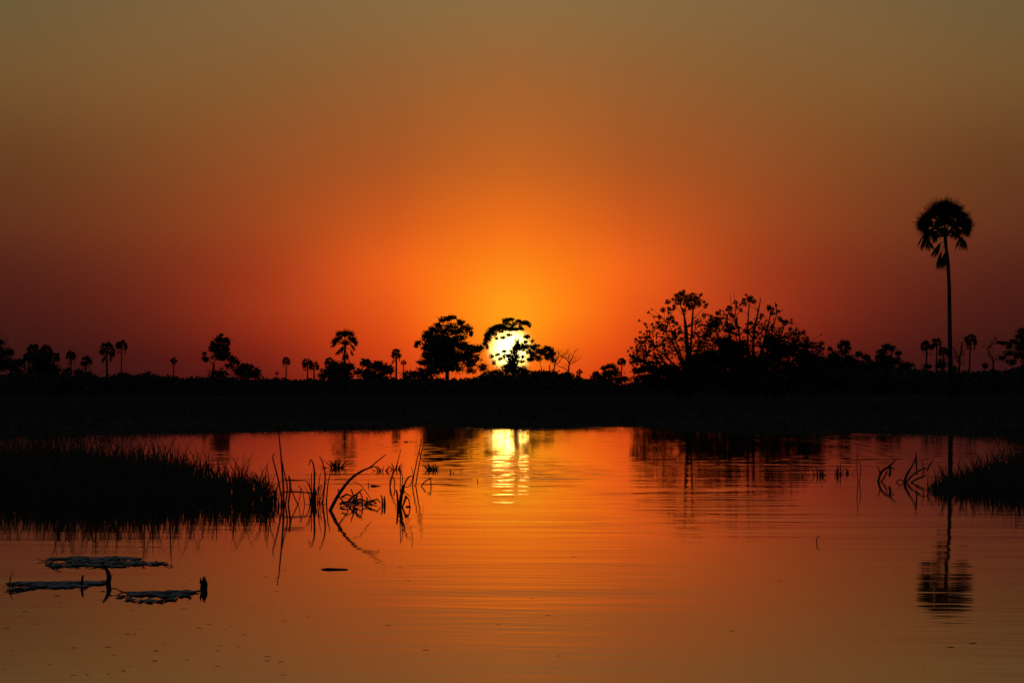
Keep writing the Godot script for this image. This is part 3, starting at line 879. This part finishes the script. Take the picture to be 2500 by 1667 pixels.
# stalks: each [[px, py, width px], ...] from the water up; all stand at the water row
func stalks(called: String, label: String, category: String, group: String, water: float, list: Array, dead := true) -> Node3D:
	var d := far_of(water)
	var first: Array = list[0][0]
	rng.seed = int(first[0] * 3.0 + water)
	var base := at(first[0], water, d)
	base.y = 0.0
	var t := thing(called, label, category, base, group)
	for l in list:
		var p := []
		var r := []
		var z := rnd(-0.12, 0.12)
		for k in l.size():
			p.append(at(l[k][0], l[k][1], d) - base + Vector3(0, 0, z))
			r.append(l[k][2] * 0.5 * d / LENS)
			z += rnd(-0.05, 0.05)
		if absf(p[0].y) < 0.05:
			p[0].y = -0.04
		# smooth the line a little so that it bends as a stalk does
		var fine := []
		var fr := []
		for k in p.size() - 1:
			for q in 3:
				var tt := q / 3.0
				fine.append(catmull(p[maxi(k - 1, 0)], p[k], p[k + 1], p[mini(k + 2, p.size() - 1)], tt))
				fr.append(lerpf(r[k], r[k + 1], tt))
		fine.append(p[-1])
		fr.append(r[-1])
		var s := Shape.new()
		s.tube(fine, fr, 5, tone(DEADREED if dead else REED, 0.2))
		part("stalk", s, mat.reed, t)
	return t


func reed_tuft(label: String, px: float, water: float, half: float, high: float, count: int, droop := 0.3) -> Node3D:
	# px and half width in photograph pixels, high in pixels
	var d := far_of(water)
	rng.seed = int(px * 5.0 + water)
	var m := d / LENS
	var base := at(px, water, d)
	base.y = 0.0
	var t := thing("reed_tuft", label, "reeds", base, "reed tufts standing in the water")
	for k in count:
		var u := rnd(-1, 1)
		var a := Vector3(u * half * 0.35 * m, -0.04, rnd(-1, 1) * half * 0.35 * m)
		var h := high * m * rnd(0.4, 1.0)
		if k % 3 == 0:
			h *= 0.4
		var tip := a + Vector3((u * 0.7 + rnd(-0.5, 0.5)) * half * m, h, rnd(-0.6, 0.6) * half * m)
		var ctrl := a + (tip - a) * 0.4 + Vector3(0, h * 0.35, 0)
		if rng.randf() < droop:
			ctrl = a + Vector3((tip.x - a.x) * 0.4, h * 1.5, 0)
			tip.y = h * rnd(0.2, 0.7)
		var s := Shape.new()
		blade(s, a, ctrl, tip, rnd(1.8, 3.4) * m, tone(REED if rng.randf() < 0.5 else DEADREED), 6)
		part("blade", s, mat.reed, t)
	return t


func fallen_reeds() -> void:
	rng.seed = 404
	var base := at(866, 1228, far_of(1228))
	base.y = 0.0
	var t := thing("fallen_reeds", "tangle of fallen reeds lying on the water right of the bent stalk", "reeds", base)
	for k in 46:
		var px := rnd(838, 896) if k < 32 else rnd(886, 930)
		var py := rnd(1219, 1236) if k < 32 else rnd(1226, 1237)
		var p := at(px, py, far_of(py)) - base
		p.y = rnd(-0.01, 0.03)
		var w := Vector3(rnd(-1, 1), 0, rnd(-1.6, 1.6)) * 0.11
		var s := Shape.new()
		blade(s, p - w, p + Vector3(rnd(-0.02, 0.02), rnd(0.0, 0.05), 0), p + w + Vector3(0, rnd(-0.02, 0.03), 0), rnd(0.014, 0.028), tone(DEADREED), 5)
		part("blade", s, mat.reed, t)
	for q in [[[846, 1228], [858, 1214], [870, 1206], [882, 1195]], [[864, 1228], [865, 1214], [857, 1193]], [[870, 1226], [872, 1206], [880, 1200], [885, 1212], [886, 1232]], [[833, 1214], [846, 1206], [862, 1212]], [[890, 1232], [906, 1222], [922, 1217], [929, 1226]], [[934, 1232], [934, 1216], [930, 1207]], [[940, 1232], [940, 1220], [939, 1210]], [[860, 1224], [880, 1218], [896, 1226]]]:
		var p := []
		var z := rnd(-0.3, 0.3)
		for c in q:
			p.append(at(c[0], c[1], far_of(1232)) - base + Vector3(0, 0, z))
		var s := Shape.new()
		s.tube(p, taper(rnd(0.010, 0.015), 0.006, p.size() - 1), 5, tone(DEADREED))
		part("stalk", s, mat.reed, t)


func make_reeds() -> void:
	reed_bed("reed_island", "dense bed of dark reeds in the water at left", [[-160, 1150], [120, 1140], [330, 1152], [470, 1168], [600, 1196], [672, 1218], [694, 1233], [660, 1242], [500, 1246], [300, 1246], [140, 1240], [60, 1226], [-60, 1216], [-160, 1214]], 7000,
		[[-400, 0.62, 0.8], [100, 0.62, 0.82], [280, 0.58, 0.84], [350, 0.52, 0.86], [420, 0.46, 0.80], [500, 0.40, 0.70], [600, 0.40, 0.64], [650, 0.38, 0.62], [700, 0.22, 0.45], [900, 0.2, 0.4]], 31)
	reed_bed("reed_island", "low dark bank of grass in the water at the right edge", [[2262, 1196], [2300, 1182], [2380, 1165], [2480, 1150], [2620, 1146], [2640, 1206], [2480, 1208], [2380, 1207], [2290, 1203]], 3600,
		[[2100, 0.12, 0.2], [2262, 0.13, 0.28], [2300, 0.22, 0.46], [2380, 0.27, 0.52], [2460, 0.38, 0.62], [2520, 0.5, 0.7], [2700, 0.5, 0.7]], 32)
	reed_bed("far_reeds", "thin far reeds along the bank at the left edge", [[-160, 1066], [330, 1060], [420, 1064], [300, 1078], [150, 1090], [-160, 1100]], 900,
		[[-400, 0.3, 0.42], [150, 0.26, 0.40], [300, 0.16, 0.3], [440, 0.08, 0.2]], 33)
	reed_bed("far_reeds", "thin far reeds along the bank at the right edge", [[2280, 1062], [2640, 1068], [2640, 1100], [2480, 1088], [2380, 1074]], 500,
		[[2200, 0.08, 0.2], [2350, 0.12, 0.26], [2450, 0.22, 0.36], [2700, 0.3, 0.4]], 34)
	# the fringe right of the left bed
	stalks("reed_stalks", "tallest upright reed at the tip of the left reed bed", "reeds", "", 1232, [[[694, 1232, 5], [691, 1180, 5], [686, 1120, 4], [680, 1060, 3], [676, 1034, 2]], [[690, 1232, 4], [678, 1170, 4], [664, 1118, 3], [670, 1108, 2]], [[696, 1232, 4], [702, 1190, 4], [693, 1150, 3], [689, 1128, 2]]], false)
	stalks("reed_stalks", "leaning crossed reeds just right of the left reed bed", "reeds", "", 1231, [[[702, 1231, 4], [708, 1190, 5], [706, 1168, 5], [704, 1162, 3]], [[732, 1231, 3], [716, 1205, 3], [707, 1180, 3]], [[688, 1201, 3], [720, 1200, 4], [758, 1203, 3]], [[690, 1170, 3], [720, 1172, 4], [746, 1172, 2]], [[700, 1231, 3], [735, 1233, 5], [795, 1232, 4]], [[726, 1231, 2], [732, 1210, 2], [733, 1192, 2]], [[745, 1229, 2], [738, 1198, 2], [728, 1186, 2]]])
	reed_tuft("upright reed tuft between the left reed bed and the bent stalk", 767, 1226, 34, 96, 20, 0.4)
	stalks("reed_stalks", "thick dark stems at the heart of the upright reed tuft", "reeds", "", 1228, [[[765, 1228, 12], [766, 1205, 11], [767, 1195, 6]], [[763, 1228, 6], [767, 1180, 5], [766, 1140, 4], [758, 1122, 3], [753, 1136, 2]], [[785, 1226, 5], [790, 1190, 4], [792, 1160, 4], [786, 1130, 3], [778, 1114, 2]], [[795, 1222, 4], [798, 1190, 3], [803, 1160, 2]], [[762, 1210, 4], [754, 1185, 3], [746, 1171, 2]]], false)
	stalks("bent_reed", "thick bent reed stalk arching right, snapped at the tip", "reeds", "", 1245, [[[802, 1245, 9], [822, 1216, 9], [842, 1186, 8], [862, 1164, 7], [886, 1148, 6], [904, 1140, 4], [926, 1122, 3], [943, 1109, 2]], [[855, 1247, 3], [842, 1230, 3], [828, 1212, 4], [826, 1194, 3]], [[863, 1176, 2], [880, 1184, 2], [896, 1204, 2], [906, 1218, 1.5]], [[898, 1144, 3], [915, 1139, 3], [926, 1146, 2]]])
	fallen_reeds()
	stalks("reed_stalks", "folded reed clump standing nearest the sun's reflection", "reeds", "", 1238, [[[974, 1238, 10], [978, 1220, 9], [982, 1195, 8], [986, 1184, 5]], [[972, 1236, 6], [970, 1210, 5], [967, 1196, 4]], [[984, 1205, 5], [988, 1182, 4], [996, 1166, 4], [1006, 1160, 2.5]], [[978, 1238, 4], [988, 1222, 5], [990, 1212, 6], [994, 1218, 3]], [[986, 1222, 3], [994, 1214, 3], [999, 1222, 3], [1001, 1237, 3]], [[982, 1237, 4], [992, 1237, 4], [1002, 1238, 4]], [[976, 1200, 2.5], [977, 1170, 2], [977, 1150, 1.4]], [[980, 1190, 2.5], [982, 1165, 2], [976, 1148, 1.2]], [[986, 1198, 2.5], [995, 1206, 2], [1003, 1212, 1.6]], [[988, 1188, 2], [1000, 1186, 2.4], [1008, 1160, 1.6], [1004, 1140, 1.4]]], false)
	stalks("reed_stalks", "two thin reeds leaning right, crossing the broad tree's reflection", "reeds", "", 1186, [[[1005, 1186, 3], [1012, 1150, 3], [1022, 1105, 2.5], [1030, 1070, 2]], [[1013, 1186, 3], [1020, 1150, 3], [1028, 1105, 2.5], [1033, 1080, 1.6]], [[1003, 1186, 5], [1010, 1187, 4], [1016, 1186, 3]], [[1023, 1100, 2], [1026, 1118, 2], [1034, 1128, 1.4]]])
	stalks("reed_stalks", "snapped reed leaning on a thin upright stem, right of the twin reeds", "reeds", "", 1187, [[[1024, 1187, 3], [1036, 1176, 3], [1050, 1168, 3]], [[1052, 1210, 3], [1052, 1185, 3], [1051, 1165, 2]]])
	stalks("reed_stalks", "narrow reed loop behind the folded reed clump", "reeds", "", 1188, [[[951, 1188, 4], [956, 1165, 3.4], [963, 1150, 3], [972, 1124, 2], [979, 1096, 1.4]], [[952, 1188, 4], [953, 1172, 3], [959, 1164, 3], [964, 1180, 3], [962, 1188, 2.4]]])
	reed_tuft("small spiky reed tuft below the spread-leaf palm's reflection", 821, 1142, 30, 30, 54, 0.0)
	reed_tuft("small spiky reed tuft right of the two leaning reeds", 1054, 1148, 26, 27, 46, 0.0)
	reed_tuft("thin reed tuft above the bent stalk's tip", 930, 1150, 26, 20, 22, 0.1)
	reed_tuft("slender reed tuft with one tall spike, above the reed loop", 966, 1146, 16, 26, 24, 0.0)
	reed_tuft("sparse far reeds by the bank left of the broad tree's reflection", 980, 1079, 20, 9, 12, 0.0)
	reed_tuft("second sparse far reed patch, just right of the first", 1008, 1079, 13, 8, 9, 0.0)
	reed_tuft("lone thin stems right of the spiky tuft", 1102, 1156, 8, 34, 4, 0.1)
	reed_tuft("short broken stems left of the sun's reflection", 1124, 1152, 10, 10, 4, 0.5)
	reed_tuft("fine single stem below the sun's reflection", 1166, 1176, 2, 24, 2, 0.0)
	# right hand side
	reed_tuft("thin reed pair, leftmost of the right-hand tufts", 1956, 1164, 8, 24, 5, 0.2)
	reed_tuft("spiky tuft, second from the left of the right-hand tufts", 2000, 1160, 26, 32, 20, 0.2)
	reed_tuft("upright dark tuft in the middle of the right-hand row", 2047, 1158, 14, 38, 18, 0.15)
	reed_tuft("small hooked tuft right of the upright one", 2074, 1156, 13, 22, 9, 0.3)
	stalks("reed_stalks", "pair of hair-thin tall stems between the right-hand tufts and the bent reeds", "reeds", "", 1178, [[[2096, 1178, 2], [2092, 1140, 2], [2095, 1100, 1.4]], [[2098, 1178, 2.4], [2103, 1150, 2], [2100, 1122, 1.4]]])
	stalks("bent_reed", "bent reed pair leaning right, left of the right grass bank", "reeds", "", 1175, [[[2143, 1175, 6], [2152, 1152, 6], [2168, 1140, 6], [2188, 1122, 2]], [[2144, 1175, 4], [2160, 1164, 4], [2166, 1150, 4]], [[2172, 1162, 6], [2175, 1150, 7], [2174, 1138, 5], [2186, 1148, 2]], [[2150, 1156, 4], [2146, 1142, 2], [2140, 1138, 2]]])
	stalks("bent_reed", "fan of leaning reeds touching the right grass bank", "reeds", "", 1178, [[[2205, 1178, 7], [2212, 1160, 7], [2226, 1136, 4], [2236, 1112, 3]], [[2207, 1176, 5], [2232, 1158, 5], [2256, 1144, 4], [2264, 1144, 2]], [[2262, 1150, 4], [2270, 1134, 4], [2277, 1124, 2.5]], [[2241, 1160, 3], [2240, 1130, 5], [2238, 1104, 2]], [[2214, 1172, 4], [2238, 1170, 5], [2262, 1160, 3]], [[2252, 1168, 3], [2258, 1146, 3], [2252, 1126, 2]], [[2186, 1172, 2.4], [2196, 1171, 3], [2206, 1174, 3]]])
	stalks("reed_stalks", "single thin angled stem alone on the open water at right", "reeds", "", 1324, [[[1998, 1324, 2.4], [1993, 1316, 2.4], [2000, 1306, 1.6]]])


# ------------------------------------------------------------------ floating leaves and stubs
func pad_mesh(rx: float, rz: float, lift: float) -> Shape:
	var s := Shape.new()
	var k := 14
	var mid := Vector3(0, lift, 0)
	var cut := rnd(0, TAU)
	var sheen_tint := tone(Color(0.10, 0.16, 0.16), 0.35)  # blue-green leaf colour, lightened to paint in the bluish sheen of the sky
	for q in k:
		var a := cut + 0.18 + (TAU - 0.36) * q / k
		var b := cut + 0.18 + (TAU - 0.36) * (q + 1) / k
		var ra := 1.0 + 0.08 * sin(a * 3.0 + cut)
		var rb := 1.0 + 0.08 * sin(b * 3.0 + cut)
		var pa := Vector3(cos(a) * rx * ra, lift + 0.003 * sin(a * 2.0), sin(a) * rz * ra)
		var pb := Vector3(cos(b) * rx * rb, lift + 0.003 * sin(b * 2.0), sin(b) * rz * rb)
		s.tri(mid, pb, pa, sheen_tint)
		s.quad(pa, pb, pb - Vector3(0, 0.004, 0), pa - Vector3(0, 0.004, 0), Color(0.05, 0.07, 0.06))
	return s


func mat_of_leaves(label: String, spots: Array, debris: int) -> void:
	# spots: [px, py, half width px, half height px] of each floating leaf
	rng.seed = int(spots[0][0] * 2.0)
	var d0 := far_of(spots[0][1])
	var base := at(spots[0][0], spots[0][1], d0)
	base.y = 0.0
	var t := thing("floating_leaves", label, "water plants", base, "rafts of floating leaves at lower left")
	for q in spots:
		for k in 3:
			var py: float = q[1] + rnd(-0.5, 0.5) * q[3]
			var d := far_of(py)
			var p := at(q[0] + (k - 1 + rnd(-0.4, 0.4)) * q[2] * 0.55, py, d) - base
			p.y = rnd(0.0, 0.004)
			var s := pad_mesh(q[2] * rnd(0.32, 0.6) / LENS * d, q[3] * rnd(0.5, 0.95) * d * d / (EYE * LENS), 0.004)
			var o := part("leaf_pad", s, mat.pad, t)
			o.position = p
	for k in debris:
		var q: Array = spots[rng.randi_range(0, spots.size() - 1)]
		var px: float = q[0] + rnd(-1.2, 1.2) * q[2]
		var py: float = q[1] + rnd(-1.0, 2.2) * maxf(q[3], 3.0)
		var d := far_of(py)
		var p := at(px, py, d) - base
		p.y = 0.0
		var s := Shape.new()
		var l := rnd(0.02, 0.12)
		var w := Vector3(rnd(-1, 1), rnd(0.0, 0.05), rnd(-1, 1)).normalized() * l
		s.tube([p, p + w * 0.5 + Vector3(0, rnd(0.0, 0.012), 0), p + w + Vector3(0, rnd(-0.01, 0.01), 0)], [rnd(0.002, 0.004), 0.0035, 0.002], 4, tone(DEADREED))
		part("dead_stem", s, mat.reed, t)


func stump(label: String, water: float, line: Array, jag: bool) -> void:
	var d := far_of(water)
	rng.seed = int(line[0][0])
	var base := at(line[0][0], water, d)
	base.y = 0.0
	var t := thing("stump", label, "stump", base, "dead stubs standing in the water")
	var p := []
	var r := []
	for q in line:
		p.append(at(q[0], q[1], d) - base)
		r.append(q[2] * 0.5 * d / LENS)
	p[0].y = -0.08
	var s := Shape.new()
	s.tube(p, r, 9, Color(0.05, 0.042, 0.035))
	part("trunk", s, mat.bark, t)
	if jag:
		for k in 5:
			var a := TAU * k / 5.0
			var e: Vector3 = p[-1] + Vector3(cos(a), 0, sin(a)) * r[-1] * 0.7
			var j := Shape.new()
			j.tube([e - Vector3(0, 0.01, 0), e + Vector3(0, rnd(0.012, 0.03), 0)], [r[-1] * 0.36, r[-1] * 0.1], 5, Color(0.05, 0.042, 0.035))
			part("splinter", j, mat.bark, t)


func make_floating() -> void:
	mat_of_leaves("farthest and widest raft of floating leaves and dead stems, below the reed bed", [[230, 1364, 60, 4], [160, 1366, 44, 3], [300, 1363, 40, 3], [195, 1371, 30, 3], [265, 1372, 44, 4], [345, 1378, 48, 4], [210, 1380, 46, 4], [150, 1383, 30, 2.4], [320, 1372, 30, 3], [270, 1382, 34, 3], [125, 1378, 18, 2], [390, 1375, 16, 2]], 44)
	mat_of_leaves("long narrow raft of floating leaves at the left edge with a stub", [[90, 1424, 60, 4], [45, 1426, 30, 3], [150, 1425, 56, 5], [210, 1423, 50, 4], [130, 1432, 50, 4], [180, 1432, 32, 4], [240, 1423, 26, 3], [40, 1440, 28, 2], [70, 1437, 24, 2], [90, 1429, 16, 3]], 26)
	mat_of_leaves("short raft of floating leaves between the two dark stubs", [[390, 1446, 64, 4], [440, 1444, 40, 3], [360, 1452, 40, 4], [410, 1454, 44, 5], [345, 1448, 26, 3], [470, 1446, 18, 2], [295, 1457, 10, 3], [420, 1463, 12, 3.6], [455, 1456, 18, 2], [320, 1465, 13, 3.4], [358, 1468, 22, 4.4], [385, 1468, 10, 2]], 22)
	stump("curved horn-shaped stub rising from the long narrow raft", 1424, [[261, 1428, 11], [264, 1420, 13], [266, 1408, 13], [263, 1396, 10], [256, 1384, 7], [250, 1377, 4]], false)
	stump("short thin stub on the middle of the long narrow raft", 1430, [[199, 1440, 6], [199, 1424, 7], [200, 1414, 6], [202, 1404, 5]], false)
	stump("thick splintered stub alone right of the short raft", 1438, [[494, 1441, 16], [497, 1434, 18], [498, 1427, 18], [496, 1420, 18], [494, 1416, 17]], true)
	stalks("bent_reed", "stem bent into a diamond loop between the rafts", "reeds", "", 1445, [[[256, 1445, 3], [268, 1440, 3], [278, 1436, 3], [290, 1440, 3], [300, 1447, 4], [288, 1452, 2.5]], [[262, 1446, 2.5], [264, 1438, 2.5], [268, 1432, 2]], [[232, 1447, 3], [244, 1446, 5], [256, 1446, 3]]])
	stalks("reed_stalks", "thin crossed grass stems at the left end of the long raft", "reeds", "", 1430, [[[22, 1430, 2.4], [26, 1412, 2], [33, 1396, 1.4]], [[14, 1426, 2.4], [22, 1420, 2], [28, 1404, 1.2]]])
	stalks("floating_stick", "floating stick lying flat on open water right of the rafts", "stick", "", 1389, [[[758, 1388, 4], [790, 1388.5, 6], [822, 1388, 6], [850, 1388, 3]], [[796, 1391, 3], [806, 1392, 4], [812, 1391, 3]]])
	stalks("floating_stick", "small dark scrap floating in front of the reeds", "stick", "", 1187, [[[896, 1187, 3], [908, 1186, 6], [918, 1187, 6], [928, 1187, 3]], [[898, 1183, 3], [900, 1178, 2]]])
	# specks of leaf litter on the open water
	rng.seed = 77
	var s := Shape.new()
	for k in 110:
		var py := 1250.0 + 400.0 * rng.randf()
		var px := rnd(-60, 2560)
		if k < 70:
			px = rnd(0, 700)
			py = rnd(1390, 1660)
		var d := far_of(py)
		var p := at(px, py, d)
		p.y = 0.002
		var a := Vector3(rnd(-1, 1), 0, rnd(-1, 1)).normalized() * rnd(0.008, 0.026)
		s.leaf(p, a, Vector3(a.z, rnd(0.0, 0.12) * a.length(), -a.x) * 0.6, tone(DRYLEAF))
	var o := lone("leaf_litter", s, mat.leaf, Vector3.ZERO)
	o.set_meta("kind", "stuff")
	o.set_meta("label", "scattered specks of leaf litter on the open water")
	o.set_meta("category", "litter")


func _ready() -> void:
	# camera: a long lens held low over the water
	var cam := Camera3D.new()
	cam.name = "camera"
	cam.position = Vector3(0, EYE, 0)
	cam.rotation.x = atan((LEVEL - 833.5) / LENS)
	cam.fov = rad_to_deg(2.0 * atan(833.5 / LENS))
	cam.near = 0.5
	cam.far = 12000.0
	add_child(cam)
	cam.current = true
	# sky
	var env := Environment.new()
	env.background_mode = Environment.BG_SKY
	var sky := Sky.new()
	var pano := PanoramaSkyMaterial.new()
	pano.panorama = make_sky()
	pano.energy_multiplier = 50.0
	sky.sky_material = pano
	env.sky = sky
	env.tonemap_mode = Environment.TONE_MAPPER_LINEAR
	env.tonemap_exposure = 0.02        # exposed for the sun itself
	env.sdfgi_enabled = true
	env.ssao_enabled = true
	env.ssil_enabled = true
	var we := WorldEnvironment.new()
	we.name = "world_environment"
	we.environment = env
	add_child(we)
	# sun, half a degree above the horizon and straight ahead
	var sun := DirectionalLight3D.new()
	sun.name = "sun"
	sun.light_energy = 0.01
	sun.light_color = Color(1.0, 0.62, 0.22)
	sun.light_angular_distance = 0.5
	sun.shadow_enabled = true
	var e := deg_to_rad(SUN_EL)
	var a := deg_to_rad(SUN_AZ)
	add_child(sun)
	sun.look_at_from_position(Vector3.ZERO, Vector3(-sin(a), -sin(e), cos(e)), Vector3.UP)

	make_materials()
	make_water()
	make_land()
	make_plain_cover()
	make_trees()
	make_leggy()
	make_big_palm()
	make_palms()
	make_reeds()
	make_floating()
